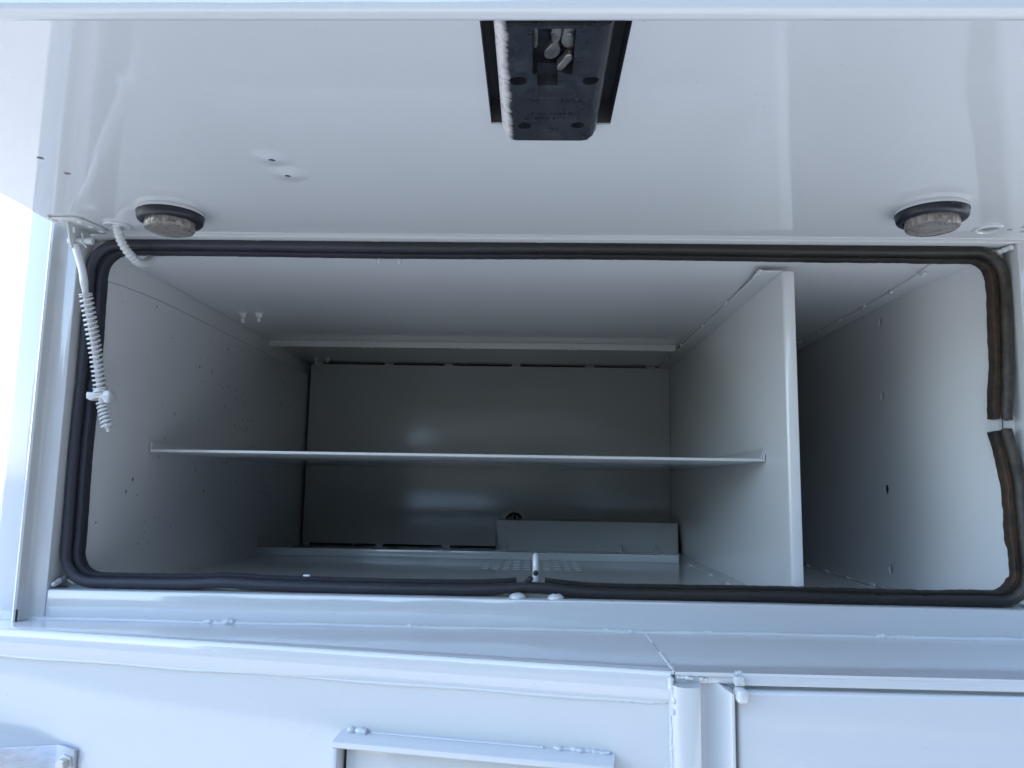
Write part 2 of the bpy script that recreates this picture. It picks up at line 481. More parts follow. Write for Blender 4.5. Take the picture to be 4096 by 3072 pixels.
# compartment lining
prism('left_wall', [(.0150, .0345), (.0190, .0345), (.0285, .060), (.0360, .105), (.0395, .150), (XL, .200), (XL, .97), (.0385, .97), (.0385, .2)], 'z', -.032, .468, PAINT_SPECK, B)
LW = [(.0190, .0345), (.0285, .060), (.0360, .105), (.0395, .150), (XL, .200)]
LS = [(.0191, .0350)] + LW[1:] + [(XL, .6)] + [(XL + .0011, .6)] + [(a + .0011, b) for a, b in reversed(LW)]
prism('lap_strip', LS, 'z', .405, .4345, PAINT_IN, B)
LG = [(a - .0004 if a > XL + .0005 or k > 5 else a, b) for k, (a, b) in enumerate(LS)]
prism('seam_gap', LG, 'z', .4041, .4049, CABLE, B)
box('seam_gap', XL, XL + .0007, .6185, .9125, .4036, .4044, CABLE, B)
box('lap_strip', XL, XL + .0012, .6185, .9125, .4045, .4345, PAINT_IN, B, .0004)
prism('lap_strip', [(a, b) for a, b in LS], 'z', ZF, .0245, PAINT_SPECK, B)
prism('lap_strip', [(.625, ZF), (.905, ZF), (.905, .0345), (.625, .0235)], 'x', XL, XL + .0011, PAINT_SPECK, B)
ceil = [(.0345, .4463), (.08, .4408), (.17, .4362), (.26, ZC), (.97, ZC), (.97, .4690), (.0345, .4690)]
prism('ceiling_panel', ceil, 'x', .0160, 1.205, PAINT_IN, B, smooth=25)
VX0, VX1, VY0, VY1 = .510, .697, .428, .640
fz = ZF - .003
for k, (a, b, c, e) in enumerate(((.0160, VX0, .0345, .97), (VX1, 1.205, .0345, .97), (VX0, VX1, .0345, VY0), (VX0, VX1, VY1, .97))):
    box('floor_panel', a, b, c, e, fz, ZF, PAINT_IN, B)
# punched vent: ten columns of seven louvred slots
bm = bmesh.new(); NC, NR = 10, 7
cw = (VX1 - VX0) / NC; rh = (VY1 - VY0) / NR
for c in range(NC + 1):
    x = VX0 + c * cw
    add_box(bm, max(VX0, x - cw * .16), min(VX1, x + cw * .16), VY0, VY1, fz, ZF)
for r in range(NR + 1):
    y = VY0 + r * rh
    for c in range(NC):
        x = VX0 + c * cw
        add_box(bm, x + cw * .16, x + cw * .84, max(VY0, y - rh * .30), min(VY1, y + rh * .30), fz, ZF)
finish('floor_vent', bm, PAINT_IN, B)
box('vent_pit', VX0 - .01, VX1 + .01, VY0 - .01, VY1 + .01, -.045, -.040, CAVITY, B)  # dark slab under the slots stands in for shade
# back panel, standing free of the walls by a dark gap
box('back_shade_sheet', XL, 1.17, .955, .965, -.03, .468, DARK, B)  # dark sheet paints the shade in the gap and the right bay
box('back_panel', .0475, .9372, YB, YB + .002, -.0065, .4312, PAINT_BACK, B, .0006)
for k, x in enumerate((.066, .243, .3905, .559, .7407, .8906)):
    bead('weld_bead', (x - .011, YB + .001, .4335), (x + .011, YB + .001, .4335), .0032, PAINT_BACK, B, seed=40 + k, flat=(1.6, .6, .9))
for k, (x0, x1) in enumerate(((.050, .0649), (.1705, .1745), (.2268, .2449), (.3864, .4059))):
    box('panel_tab', x0, x1, YB - .001, YB + .003, ZF, -.006, PAINT_BACK, B)
# stiffening lips across ceiling and floor
box('ceiling_lip', .043, .898, .620, .6218, .4225, ZC - .0001, PAINT_IN, B, .0006)
box('ceiling_lip', .9405, .9425, .30, .62, .4345, .4354, PAINT_IN, B)
box('floor_lip', .0405, .9002, .620, .6218, ZF + .0001, .0052, PAINT_IN, B, .0006)
for k, x in enumerate((.063, .2534, .4609, .6827, .8771)):
    bead('weld_bead', (x - .012, .6195, .4230), (x + .012, .6195, .4228), .0022, PAINT_IN, B, seed=60 + k)
for k, x in enumerate((.2735, .4257, .6497, .8727)):
    bead('weld_bead', (x - .016, .6195, .0048), (x + .016, .6195, .0048), .0018, PAINT_IN, B, seed=70 + k)
# divider with bent front, top and bottom flanges
dv = [(.9380, .930), (.9380, .0580), (.9390, .0545), (.9415, .0527), (.9530, .0527), (.9536, .0534), (.9536, .0545), (.9420, .0547), (.9402, .0560), (.9400, .0585), (.9400, .930)]
prism('divider', dv, 'z', ZF + .002, .4318, PAINT_IN, B, smooth=40)
tf = [(.9100, .0620), (.9120, .0560), (.9379, .0560), (.9379, .925), (.9100, .925)]
prism('divider_flange', tf, 'z', .4318, .4340, PAINT_IN, B)
prism('divider_flange', [(.9120, .06), (.9379, .06), (.9379, .925), (.9120, .925)], 'z', ZF + .0006, ZF + .0024, PAINT_IN, B)
for k, (y, r) in enumerate(((.064, .0035), (.083, .003), (.248, .0034), (.4214, .0034), (.6215, .0034), (.7955, .0030))):
    bead('weld_bead', (.9095, y - .009, .4338), (.9110, y + .009, .4338), r, PAINT_IN, B, seed=80 + k, lumps=5)
for k, y in enumerate((.5543, .3896, .2728)):
    bead('weld_bead', (.911, y - .008, ZF + .002), (.9115, y + .008, ZF + .002), .0032, PAINT_IN, B, seed=90 + k, lumps=5)
# right wall with flanges, tack welds and holes
rw = prism('right_wall', [(1.2060, .0345), (1.2020, .0345), (1.1880, .064), (1.1755, .098), (1.1695, .120), (1.1645, .145), (1.1615, .172), (XR, .205), (XR, .97), (XR + .0025, .97), (XR + .0025, .22)], 'z', -.03, .468, PAINT_IN, B, smooth=30)
prism('right_wall_flange', [(.036, .4458), (.08, .4404), (.17, .4358), (.26, ZC - .0003), (.92, ZC - .0003), (.92, ZC - .0026), (.26, ZC - .0026), (.17, .4334), (.08, .4380), (.036, .4434)], 'x', 1.1340, 1.1990, PAINT_IN, B)
prism('right_wall_flange', [(1.1460, .036), (1.190, .036), (1.1755, .094), (XR, .21), (XR, .92), (1.1460, .92)], 'z', ZF + .0006, ZF + .0024, PAINT_IN, B)
for k, y in enumerate((.0683, .1665, .2585, .3532, .4562, .5576)):
    bead('weld_bead', (1.1325, y - .008, .4335), (1.1355, y + .008, .4335), .0034, PAINT_IN, B, seed=100 + k, lumps=5)
for k, y in enumerate((.5886, .4907, .3914, .2998)):
    bead('weld_bead', (1.1455, y - .008, ZF + .002), (1.1455, y + .008, ZF + .002), .0036, PAINT_IN, B, seed=110 + k, lumps=5)
WALL_HOLES = ((.2615, .4085), (.2661, .290), (.2669, .1426), (.2640, .0198))
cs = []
for y, z in WALL_HOLES:
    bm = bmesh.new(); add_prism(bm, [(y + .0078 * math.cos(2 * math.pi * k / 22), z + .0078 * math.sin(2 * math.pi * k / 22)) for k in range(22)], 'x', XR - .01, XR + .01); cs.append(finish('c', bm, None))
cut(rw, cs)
for k, (y, z) in enumerate(WALL_HOLES):
    lathe('wall_hole_shade', [(.0082, -.0028), (.0076, -.0034), (.0060, -.0036), (0, -.0034)], (XR, y, z), (CABLE, CABLE, DARK, CABLE)[k], B, Vector((-1, 0, 0)), 26)  # cups coloured grey and near-black for the shade in the holes
# wiring cover along the back
cov = empty('wiring_cover', (0, 0, 0)); set_parent(cov, B)
bm = bmesh.new(); add_prism(bm, [(.80, ZF + .004), (.80, .0605), (.9150, .0605), (.9150, .0590), (.8018, .0590), (.8018, ZF + .0055), (.775, ZF + .0055), (.775, ZF + .004)], 'x', .5225, .9325)
cvo = finish('cover_sheet', bm, PAINT_IN, cov)
box('cover_end', .5225, .5240, .8020, .9145, ZF + .006, .0588, PAINT_IN, cov)
for x in (.5427, .8032, .8812):
    lathe('cover_stud', [(.0062, 0), (.0062, .005), (.0030, .005), (.0030, .016), (0, .016)], (x, .788, ZF + .0055), PAINT_IN, cov, seg=12)
# cable hole behind the cover
ch = empty('cable_hole', (0, 0, 0)); set_parent(ch, B)
lathe('hole_ring', [(.031, -.0004), (.0305, .0016), (.026, .0030), (.0215, .0022), (.0205, -.0004)], (.5605, YB, .0535), PAINT_BACK, ch, Vector((0, -1, 0)), 36)
lathe('hole_shade_disc', [(.0206, .0006), (0, .0006)], (.5605, YB, .0535), DARK, ch, Vector((0, -1, 0)), 36)  # dark disc painted as the shade inside the cable hole
for k, (dx, dz) in enumerate(((-.011, .008), (-.003, .012), (.006, .010), (.012, .005))):
    tube('cable', smooth_path([(.5605 + dx, YB - .001, .0535 + dz), (.5605 + dx * 1.1, YB - .010, .054 + dz), (.5605 + dx * 1.4, YB - .02, .046), (.5605 + dx * 2, YB - .022, .03)], 5), .0032, CABLE, ch)
# ceiling studs
for k, (x, y, zt, ln, nut) in enumerate(((.3905, .042, .4455, .0115, 0), (.4185, .042, .4455, .0118, 0), (.0817, .368, ZC, .017, 1), (.1108, .367, ZC, .015, 1), (.0792, .845, ZC, .016, 1), (.1078, .843, ZC, .014, 1))):
    st = empty('ceiling_stud', (0, 0, 0)); set_parent(st, B)
    prof = [(.0034, 0)]
    m_ = int(ln / .0006)
    for i in range(m_): prof += [(.0034 if i % 2 else .0028, -.0006 * (i + 1))]
    prof += [(0, -ln - .0006)]
    lathe('stud', prof, (x, y, zt), PAINT_IN, st, seg=14)
    if nut:
        lathe('nut', [(.0088, 0), (.0088, -.0016), (.0062, -.0018), (.0062, -.0068), (.004, -.0075), (.0034, -.0075)], (x, y, zt), PAINT_IN, st, seg=6, smooth=20)
# latch striker standing on the sill
sk = empty('latch_striker', (0, 0, 0)); set_parent(sk, B)
box('striker_base', .5865, .6160, .0345, .060, .0120, .0150, PAINT, sk, .0008)
tube('striker_loop', smooth_path([(.6095, .0360, .0145), (.6092, .0360, .036), (.6088, .0395, .0455), (.6088, .0460, .0485), (.6088, .0525, .0455), (.6090, .0560, .036), (.6090, .0560, .0145)], 6), .0040, PAINT, sk, 12)
lathe('rust_chip', [(0, .0006), (.0030, .0005), (.0036, 0)], (.6093, .0318, .0285), GROMMET, sk, Vector((0, -1, 0)), 9)
box('seal_tab', .3105, .3200, .0345, .0375, .010, .0205, PAINT, B, .0012)

# ------------------------------------------------------------------ ledge and lower body
ZL = -.0364
pU = Vector((.98439, -.17602, 0)); pN = Vector((-.17602, -.98439, 0)); pA = Vector((-.015, -.062, 0))
ML = Matrix(((pU.x, pN.x, 0, pA.x), (pU.y, pN.y, 0, pA.y), (0, 0, 1, 0), (0, 0, 0, 1)))   # local: along, outward, up
def on_panel(s, nn=0): q = pA + pU * s + pN * nn; return (q.x, q.y)
a0 = on_panel(-.30, -.0015); a1 = on_panel(.7665, -.0015)
prism('ledge', [(a0[0], .002), (.7422, .002), (.7422, a1[1] - .0), (a1[0], a1[1]), a0], 'z', ZL - .003, ZL, PAINT_LEDGE, B)
prism('ledge', [(.7428, .002), (1.60, .002), (1.60, -.1985), (.7428, -.1985)], 'z', ZL - .003, ZL + .0004, PAINT_LEDGE, B)
bead('weld_bead', (.7425, -.006, ZL), (.7425, -.06, ZL), .0016, None, B, seed=130)
bead('weld_bead', (.7425, -.110, ZL), (.7425, -.195, ZL), .0024, None, B, seed=131)
tube('sealant_seam', [(x, -.0006, ZL + .0006 + .0004 * math.sin(x * 23)) for x in [-.06 + 1.5 * i / 60 for i in range(61)]], lambda i: .0030 + .0006 * math.sin(i * 1.7), PAINT, B, 10)
for k, (x0, x1, r) in enumerate(((-.0144, .0015, .0042), (.199, .2457, .0046), (.4437, .4805, .0040), (.688, .7395, .0038), (.7998, .8239, .0034), (1.0182, 1.0657, .0046), (-.062, -.040, .003))):
    bead('weld_bead', (x0, -.0005, ZL + .0015), (x1, -.0005, ZL + .0015), r * .82, None, B, seed=140 + k, flat=(1, .8, 1))
bead('weld_bead', (.2300, -.0016, ZL + .0028), (.2380, -.0016, ZL + .0022), .0050, None, B, seed=150, lumps=3)
# upper band and flared lower panel
bm = bmesh.new(); add_prism(bm, [(-.02, ZL + .0002), (-.0040, ZL + .0002), (-.0012, ZL - .0010), (0, ZL - .0040), (0, -.0648), (-.0008, -.0660), (-.02, -.0660)], 'x', -.30, .7655, ML)
finish('fender_band', bm, PAINT, B)
bm = bmesh.new(); add_box(bm, -.30, .7655, -.03, -.0022, -.72, -.0655, ML); finish('fender_panel', bm, PAINT, B)
bm = bmesh.new()
pp = [Vector(ML @ Vector((s, -.0012, -.0662 - .0004 * math.sin(s * 31)))) for s in [-.28 + 1.04 * i / 70 for i in range(71)]]
add_tube(bm, pp, lambda i: .0017 + .0008 * math.sin(i * .33) * math.sin(i * .11), 8); finish('sealant_seam', bm, PAINT, B)
bead('weld_bead', ML @ Vector((.70, -.001, -.0665)), ML @ Vector((.752, -.001, -.0668)), .0014, None, B, seed=160)
# corner post
post = [(.7368, -.185), (.7372, -.199), (.7395, -.2040), (.7435, -.2072), (.7490, -.2085), (.7620, -.2082), (.7648, -.2068), (.7658, -.2020), (.7668, -.1940),
        (.7690, -.1885), (.7730, -.1868), (.7775, -.1885), (.7830, -.1945), (.7890, -.2040), (.7935, -.2092), (.7955, -.2092), (.7966, -.2078), (.7966, -.185)]
bm = bmesh.new(); add_prism(bm, post, 'z', -.72, -.0448)
for v in bm.verts:
    if v.co.z > -.1: v.co.z -= max(0, (-.196 - v.co.y)) * .30 + (max(0, v.co.x - .778) * .22)
finish('corner_post', bm, PAINT, B, 40)
bead('weld_bead', (.7385, -.1985, -.0400), (.7405, -.2045, -.0650), .0042, None, B, seed=165, flat=(.8, 1, 1.2))
bead('weld_bead', (.7395, -.2020, -.0700), (.7395, -.2040, -.0745), .0036, None, B, seed=166)
bead('weld_bead', (.7380, -.2010, -.0760), (.7385, -.2020, -.1600), .0024, None, B, seed=167)
bead('weld_bead', (.7440, -.1990, -.0405), (.7600, -.1990, -.0420), .0022, None, B, seed=168)
bead('weld_bead', (.7660, -.1965, -.0425), (.7740, -.1960, -.0430), .0030, None, B, seed=169)
# edge of the wide ledge, rolled over, and the shadow gap below
bm = bmesh.new()
add_prism(bm, [(-.17, ZL + .0001), (-.1900, ZL + .0001), (-.1960, ZL - .0008), (-.1990, ZL - .0028), (-.2000, ZL - .0055), (-.2000, -.0468), (-.1975, -.0474), (-.17, -.0474)], 'x', .8045, 1.60)
finish('ledge_edge', bm, PAINT_LEDGE, B)
box('ledge_edge', .7430, .8040, -.1955, -.17, -.0470, ZL - .0004, PAINT, B, .0015)
box('door_recess', .790, 1.60, -.1900, -.17, -.72, -.0476, PAINT, B)
hb = empty('hinge_block', (0, 0, 0)); set_parent(hb, B)
box('block_cap', .7968, .8075, -.2180, -.198, -.0600, -.0468, PAINT, hb, .0038, 4)
box('block_web', .7975, .8070, -.2060, -.1905, -.0466, -.0380, PAINT, hb, .0015)
bead('weld_bead', (.8035, -.1975, -.0365), (.8070, -.2010, -.0470), .0022, None, hb, seed=170)
bead('weld_bead', (.8000, -.1965, -.0362), (.8050, -.1965, -.0364), .0030, None, hb, seed=171)
# framed small hatch: drip rail and side rails
fr = empty('hatch_frame', (0, 0, 0)); set_parent(fr, B)
sx = lambda x: (x + .015) / .98439
s0, s1 = sx(.4125), sx(.6865)
bm = bmesh.new(); add_prism(bm, [(-.0021, -.1165), (.003, -.1172), (.0185, -.1200), (.0200, -.1215), (.0200, -.1262), (.0188, -.1275), (-.0021, -.1275)], 'x', s0 - .004, s1, ML)
finish('drip_rail', bm, PAINT, fr)
bm = bmesh.new(); add_box(bm, s0 - .0045, s0 + .0010, -.0021, .0192, -.40, -.1277, ML); bevel_all(bm, .0012); finish('side_rail', bm, PAINT, fr)
bm = bmesh.new(); add_box(bm, s1 - .006, s1 - .001, -.0021, .0190, -.40, -.1277, ML); bevel_all(bm, .0012); finish('side_rail', bm, PAINT, fr)
bm = bmesh.new(); add_box(bm, s0 + .0012, s1 - .0062, -.0019, -.0008, -.40, -.1277, ML); finish('shadow_gap', bm, DARK, fr)
bead('weld_bead', ML @ Vector((s0 + .004, -.0005, -.1150)), ML @ Vector((s0 + .026, -.0005, -.1155)), .0048, None, fr, seed=180)
bead('weld_bead', ML @ Vector((s0 - .003, .006, -.1195)), ML @ Vector((s0 + .003, .016, -.1230)), .0026, None, fr, seed=181)
bead('weld_bead', ML @ Vector((s1 - .060, -.001, -.1155)), ML @ Vector((s1 - .004, -.001, -.1162)), .0030, None, fr, seed=182)
bm = bmesh.new(); pp = [Vector(ML @ Vector((s0 + .03 + (s1 - s0 - .1) * i / 20, -.0012, -.1162))) for i in range(21)]; add_tube(bm, pp, .0014, 8); finish('sealant_seam', bm, PAINT, fr)
# galvanised strap handle bolted to the flared panel
sp = empty('strap_bracket', (0, 0, 0)); set_parent(sp, B)
sb = [(.1205, .0015), (.1205, .0050), (.1180, .0060), (.0985, .0060), (.0955, .0066), (.030, .0400), (-.16, .0620), (-.16, .0575), (.029, .0358), (.0950, .0022), (.0980, .0012)]
bm = bmesh.new(); add_prism(bm, [(s, nn - .0022) for s, nn in sb], 'z', -.205, -.1560)
for v in bm.verts:
    if v.co.x > .112 and v.co.z > -.17: v.co.z -= (v.co.x - .112) * .5
bmesh.ops.recalc_face_normals(bm, faces=bm.faces[:]); bevel_all(bm, .0006, 1)
bmesh.ops.transform(bm, matrix=ML, verts=bm.verts[:]); finish('strap', bm, GALV, sp)
bc = ML @ Vector((.1100, .0040, -.1738))
lathe('bolt_head', [(.0095, -.0002), (.0095, .0018), (.0066, .0022), (.0066, .0085), (.0052, .0098), (0, .0100)], bc, ZINC, sp, pN, 6, smooth=25)

# ------------------------------------------------------------------ lower doors
o = box('lower_door', .8008, 1.60, -.2040, -.1905, -.70, -.0508, PAINT, B, .0042, 4)
o['label'] = 'wide lower door closed under the ledge beside the corner post'
bm = bmesh.new(); add_box(bm, s0 + .0040, s1 - .008, -.0005, .0015, -.395, -.1312, ML); bevel_all(bm, .0009); o = finish('hatch_door', bm, PAINT, B)
o['label'] = 'small hatch door inside the raised drip rail frame'

# ------------------------------------------------------------------ shelf
sh = empty('compartment_shelf', (0, 0, 0)); set_parent(sh, B)
sh['label'] = 'thin steel shelf spanning from the speckled side wall to the divider'
box('shelf_panel', .0425, .9365, .147, .908, .1784, .1826, PAINT_IN, sh, .0012)
box('end_flange', .0423, .0438, .1475, .905, .1827, .1925, PAINT_IN, sh, .0004)
prism('end_flange', [(.9295, .1827), (.9318, .1827), (.9365, .1960), (.9345, .1960)], 'y', .1480, .905, PAINT_IN, sh)
bead('weld_bead', (.934, .1485, .180), (.9375, .1485, .1945), .0016, PAINT_IN, sh, seed=190)

# ------------------------------------------------------------------ open door
dr = empty('compartment_door', (0, 0, 0)); set_parent(dr, B)
dr['label'] = 'top-hinged compartment door held open overhead'
LX0, LX1, LY0, LY1 = .5622, .6690, -.483, -.3136
DX0, DX1 = -.0115, 1.2420
pan = box('door_panel', DX0, DX1, -.4835, -.0022, H, H + .0016, PAINT, dr)
cs = [box('c', LX0, LX1, -.4832, LY1, H - .01, H + .01, None)]
def hole(x, y, r, ax=1.0):
    bm = bmesh.new(); add_prism(bm, [(x + ax * r * math.cos(2 * math.pi * k / 18), y + r * math.sin(2 * math.pi * k / 18)) for k in range(18)], 'z', H - .01, H + .01)
    return finish('c', bm, None)
for x, y, r in ((.3373, -.2383, .0036), (.3406, -.1981, .0036), (.0981, -.2355, .0036), (.1022, -.1962, .0036),
                (1.1860, -.0395, .0034), (1.1975, -.0505, .0036), (1.1985, -.0640, .0034), (1.2060, -.0330, .0034), (1.1587, -.0425, .0125), (.0665, -.0320, .0070)):
    cs.append(hole(x, y, r))
bm = bmesh.new(); add_prism(bm, [(1.1935, -.0370), (1.1960, -.0385), (1.2260, -.0790), (1.2215, -.0800)], 'z', H - .01, H + .01); cs.append(finish('c', bm, None))
cut(pan, cs)
# dents pressed in round the two drilled holes
for x, y in ((.3373, -.2383), (.3406, -.1981)):
    lathe('hole_dimple', [(.0230, -.00005), (.0170, -.0004), (.0110, -.0013), (.0060, -.0022), (.0037, -.0025), (.0036, -.0010), (.0036, .0010)], (x, y, H), PAINT, dr, seg=32, smooth=60)
    lathe('hole_shade_disc', [(.0035, -.0014), (0, -.0014)], (x, y, H), DARK, dr, seg=20)  # near-black disc gives the drilled hole its shade
box('outer_skin', DX0, DX1, -.4975, -.0022, H + .0285, H + .0300, PAINT, dr)
box('side_flange', DX0, DX0 + .0016, -.4835, -.0022, H + .0017, H + .0284, PAINT, dr)
box('side_flange', DX1 - .0016, DX1, -.4835, -.0022, H + .0017, H + .0284, PAINT, dr)
prism('edge_lip', [(-.4836, H + .0284), (-.4836, H - .0040), (-.4846, H - .0085), (-.4872, H - .0115), (-.4905, H - .0122), (-.4940, H - .0108), (-.4965, H - .0075), (-.4975, H - .0030), (-.4975, H + .0284)], 'x', DX0, DX1, PAINT, dr, smooth=40)
box('latch_pocket', LX0 - .001, LX1 + .001, LY0, LY1 + .002, H + .024, H + .025, CAVITY, dr)  # pocket and its walls coloured dark for the shade inside
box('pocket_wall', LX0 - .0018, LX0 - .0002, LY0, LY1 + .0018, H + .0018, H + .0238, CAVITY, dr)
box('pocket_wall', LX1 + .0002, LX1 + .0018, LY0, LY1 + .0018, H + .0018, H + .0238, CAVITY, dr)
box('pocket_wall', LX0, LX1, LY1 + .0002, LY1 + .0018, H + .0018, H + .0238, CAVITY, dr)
for x, y in ((1.1587, -.0425), (.0665, -.0320)):
    lathe('hole_cup', [(.0128, .0016), (.0128, .012), (0, .012)], (x, y, H), PAINT, dr, seg=28)
# grommet rings
lathe('cable_grommet', [(.0105, .002), (.0105, -.0012), (.0125, -.0026), (.0162, -.0022), (.0170, -.0008), (.0170, -.0001)], (1.1587, -.0425, H), PAINT, dr, seg=40)
lathe('cable_grommet', [(.0058, .002), (.0058, -.0018), (.0080, -.0030), (.0158, -.0032), (.0166, -.0022), (.0166, -.0001)], (.0665, -.0320, H), PAINT, dr, seg=40)

# rotary latch
lt = empty('door_latch', (0, 0, 0)); set_parent(lt, B); lt['label'] = 'scuffed black rotary latch set in the open door'
LH = .0130
sec = [(.5722, H + .018), (.5722, H - .0015), (.5732, H - .0060), (.5762, H - .0102), (.5805, H - .0124), (.5850, H - LH), (.6440, H - LH), (.6492, H - .0122), (.6535, H - .0095), (.6558, H - .0055), (.6566, H - .0015), (.6566, H + .018)]
bm = bmesh.new(); YN = -.4828; YE = -.3085
n = len(sec)
stations = [(YN, 0)] + [(YE - .010 + .010 * math.sin(R(a)), .010 * (1 - math.cos(R(a)))) for a in (0, 18, 36, 54, 72, 90)]
rings = []
for y, inset in stations:
    ring = []
    for x, z in sec:
        xx = min(max(x, .5722 + inset), .6566 - inset)
        ring.append(bm.verts.new((xx, y, z)))
    rings.append(ring)
for a, b in zip(rings, rings[1:]):
    for i in range(n): bm.faces.new((a[i], a[(i + 1) % n], b[(i + 1) % n], b[i]))
bm.faces.new(rings[0]); bm.faces.new(list(reversed(rings[-1])))
bmesh.ops.remove_doubles(bm, verts=bm.verts[:], dist=1e-6)
hs = finish('latch_housing', bm, BLACK, lt, 40)
cz0, cz1 = H - LH - .01, H + .0025
cs = [box('c', .5995, .6296, -.4800, -.4215, cz0, H + .004, None), box('c', .6030, .6187, -.4300, -.4050, cz0, H - .004, None)]
for x, y, r in ((.5885, -.4115, .0062), (.6440, -.4115, .0058), (.5925, -.3370, .0056), (.6385, -.3385, .0054)):
    bm = bmesh.new(); add_prism(bm, [(x + 1.15 * r * math.cos(2 * math.pi * k / 20), y + r * math.sin(2 * math.pi * k / 20)) for k in range(20)], 'z', cz0, H + .004)
    cs.append(finish('c', bm, None))
cut(hs, cs)
def plate(name, pts, z0, z1, mat, bev=.0009):
    bm = bmesh.new(); P = smooth_path([(p[0], p[1], 0) for p in pts], 4, True)
    add_prism(bm, [(p.x, p.y) for p in P], 'z', z0, z1); bmesh.ops.recalc_face_normals(bm, faces=bm.faces[:])
    es = [e for e in bm.edges if len(e.link_faces) == 2 and e.calc_face_angle(0) > R(60)]
    bmesh.ops.bevel(bm, geom=es, offset=bev, segments=2, profile=.5, affect='EDGES')
    return finish(name, bm, mat, lt, 50)
plate('latch_cam', [(.6150, -.4755), (.6195, -.4700), (.6190, -.4600), (.6175, -.4540), (.6195, -.4470), (.6180, -.4390), (.6130, -.4345), (.6085, -.4370), (.6080, -.4440), (.6110, -.4500), (.6135, -.4560), (.6120, -.4650)], H - .0085, H - .003, STEEL)
plate('latch_plate', [(.6205, -.4755), (.6290, -.4755), (.6292, -.4600), (.6290, -.4460), (.6230, -.4460), (.6200, -.4520), (.6205, -.4640)], H - .0060, H - .002, STEEL)
plate('latch_pawl', [(.6280, -.4430), (.6290, -.4370), (.6255, -.4300), (.6220, -.4225), (.6185, -.4225), (.6180, -.4270), (.6215, -.4350), (.6240, -.4420)], H - .0105, H - .004, STEEL)
plate('latch_plate', [(.5998, -.4755), (.6035, -.4755), (.6030, -.4600), (.6030, -.4480), (.6000, -.4470)], H - .0065, H - .002, STEEL)
lathe('latch_rivet', [(.0022, 0), (.0022, -.0012), (.0012, -.0018), (0, -.0018)], (.6255, -.4635, H - .0060), STEEL, lt, seg=14)
lathe('latch_rivet', [(.0020, 0), (.0020, -.0012), (0, -.0016)], (.6150, -.4660, H - .0085), STEEL, lt, seg=14)
def emboss(txt, x, y, size):
    cu = bpy.data.curves.new('emboss', 'FONT'); cu.body = txt; cu.size = size; cu.align_x = 'CENTER'; cu.align_y = 'CENTER'; cu.extrude = .00035; cu.space_character = 1.15
    to = bpy.data.objects.new('t', cu); COL.objects.link(to); bpy.context.view_layer.update()
    me = bpy.data.meshes.new_from_object(to.evaluated_get(bpy.context.evaluated_depsgraph_get()))
    bpy.data.objects.remove(to); bpy.data.curves.remove(cu)
    # read from below: face down, upside down in the picture
    me.transform(Matrix.Translation((x, y, H - LH - .0001)) @ Matrix.Rotation(R(180), 4, 'Z') @ Matrix.Rotation(R(180), 4, 'X'))
    me.materials.clear()
    return link('embossed_text', me, BLACK, lt)
emboss('MADE IN U.S.A.', .6170, -.3815, .0056)
emboss('TO 35-40 IN LBS', .6160, -.3590, .0052)
emboss('TORQUE SCREWS', .6160, -.3510, .0052)

# dome lamps: white collar standing in for a reflected crescent, black rubber grommet, clear ribbed lens
def lamp(x, y, seed):
    l = empty('dome_lamp', (0, 0, 0)); set_parent(l, B)
    c = (x, y, H)
    lathe('lamp_reflection_collar', [(.0372, .0), (.0384, -.002), (.0388, -.0050)], c, PAINT, l, seg=64)
    lathe('lamp_grommet', [(.0386, -.0046), (.0378, -.0052), (.0381, -.0070), (.0377, -.0118), (.0366, -.0138), (.0330, -.0152), (.0302, -.0150), (.0294, -.0135), (.0290, -.010)], c, GROMMET, l, seg=64)
    lathe('lamp_reflector', [(.0290, -.0085), (.0200, -.0080), (.0195, -.0110), (.0150, -.0110), (.0140, -.0078), (0, -.0078)], c, LENS_BACK, l, seg=40)
    prof = [(.0286, -.0110), (.0284, -.0212), (.0276, -.0235), (.0255, -.0248), (.0200, -.0252), (.0, -.0254)]
    bm = bmesh.new(); add_lathe(bm, prof + [(0, -.0228), (.0200, -.0226), (.0250, -.0222), (.0262, -.0205), (.0264, -.0110)], c, seg=96, closed=False)
    # moulded ribs round the lens wall
    for v in bm.verts:
        d = Vector((v.co.x - x, v.co.y - y, 0))
        if d.length > .0255:
            a = math.atan2(d.y, d.x); v.co += d.normalized() * (.00035 * (1 if int((a + 7) * 96 / (2 * math.pi) * .5) % 2 else -1))
    finish('lamp_lens', bm, LENS, l, 40)
    bm = bmesh.new()
    rnd = random.Random(seed)
    for i in range(9):
        a = 2 * math.pi * i / 9
        M = Matrix.Translation((x + .0155 * math.cos(a), y + .0155 * math.sin(a), H - .0145)) @ Matrix.Diagonal((.0034, .0034, .0050, 1))
        bmesh.ops.create_uvsphere(bm, u_segments=10, v_segments=6, radius=1, matrix=M)
    finish('lamp_diodes', bm, LENS_BACK, l, 60)
    return l
l0 = lamp(.1610, -.0830, 1); l0['label'] = 'dome lamp at the left, its black grommet end catching the light'
l1 = lamp(1.0565, -.1090, 2); l1['label'] = 'dome lamp at the right beside the empty cable grommet'

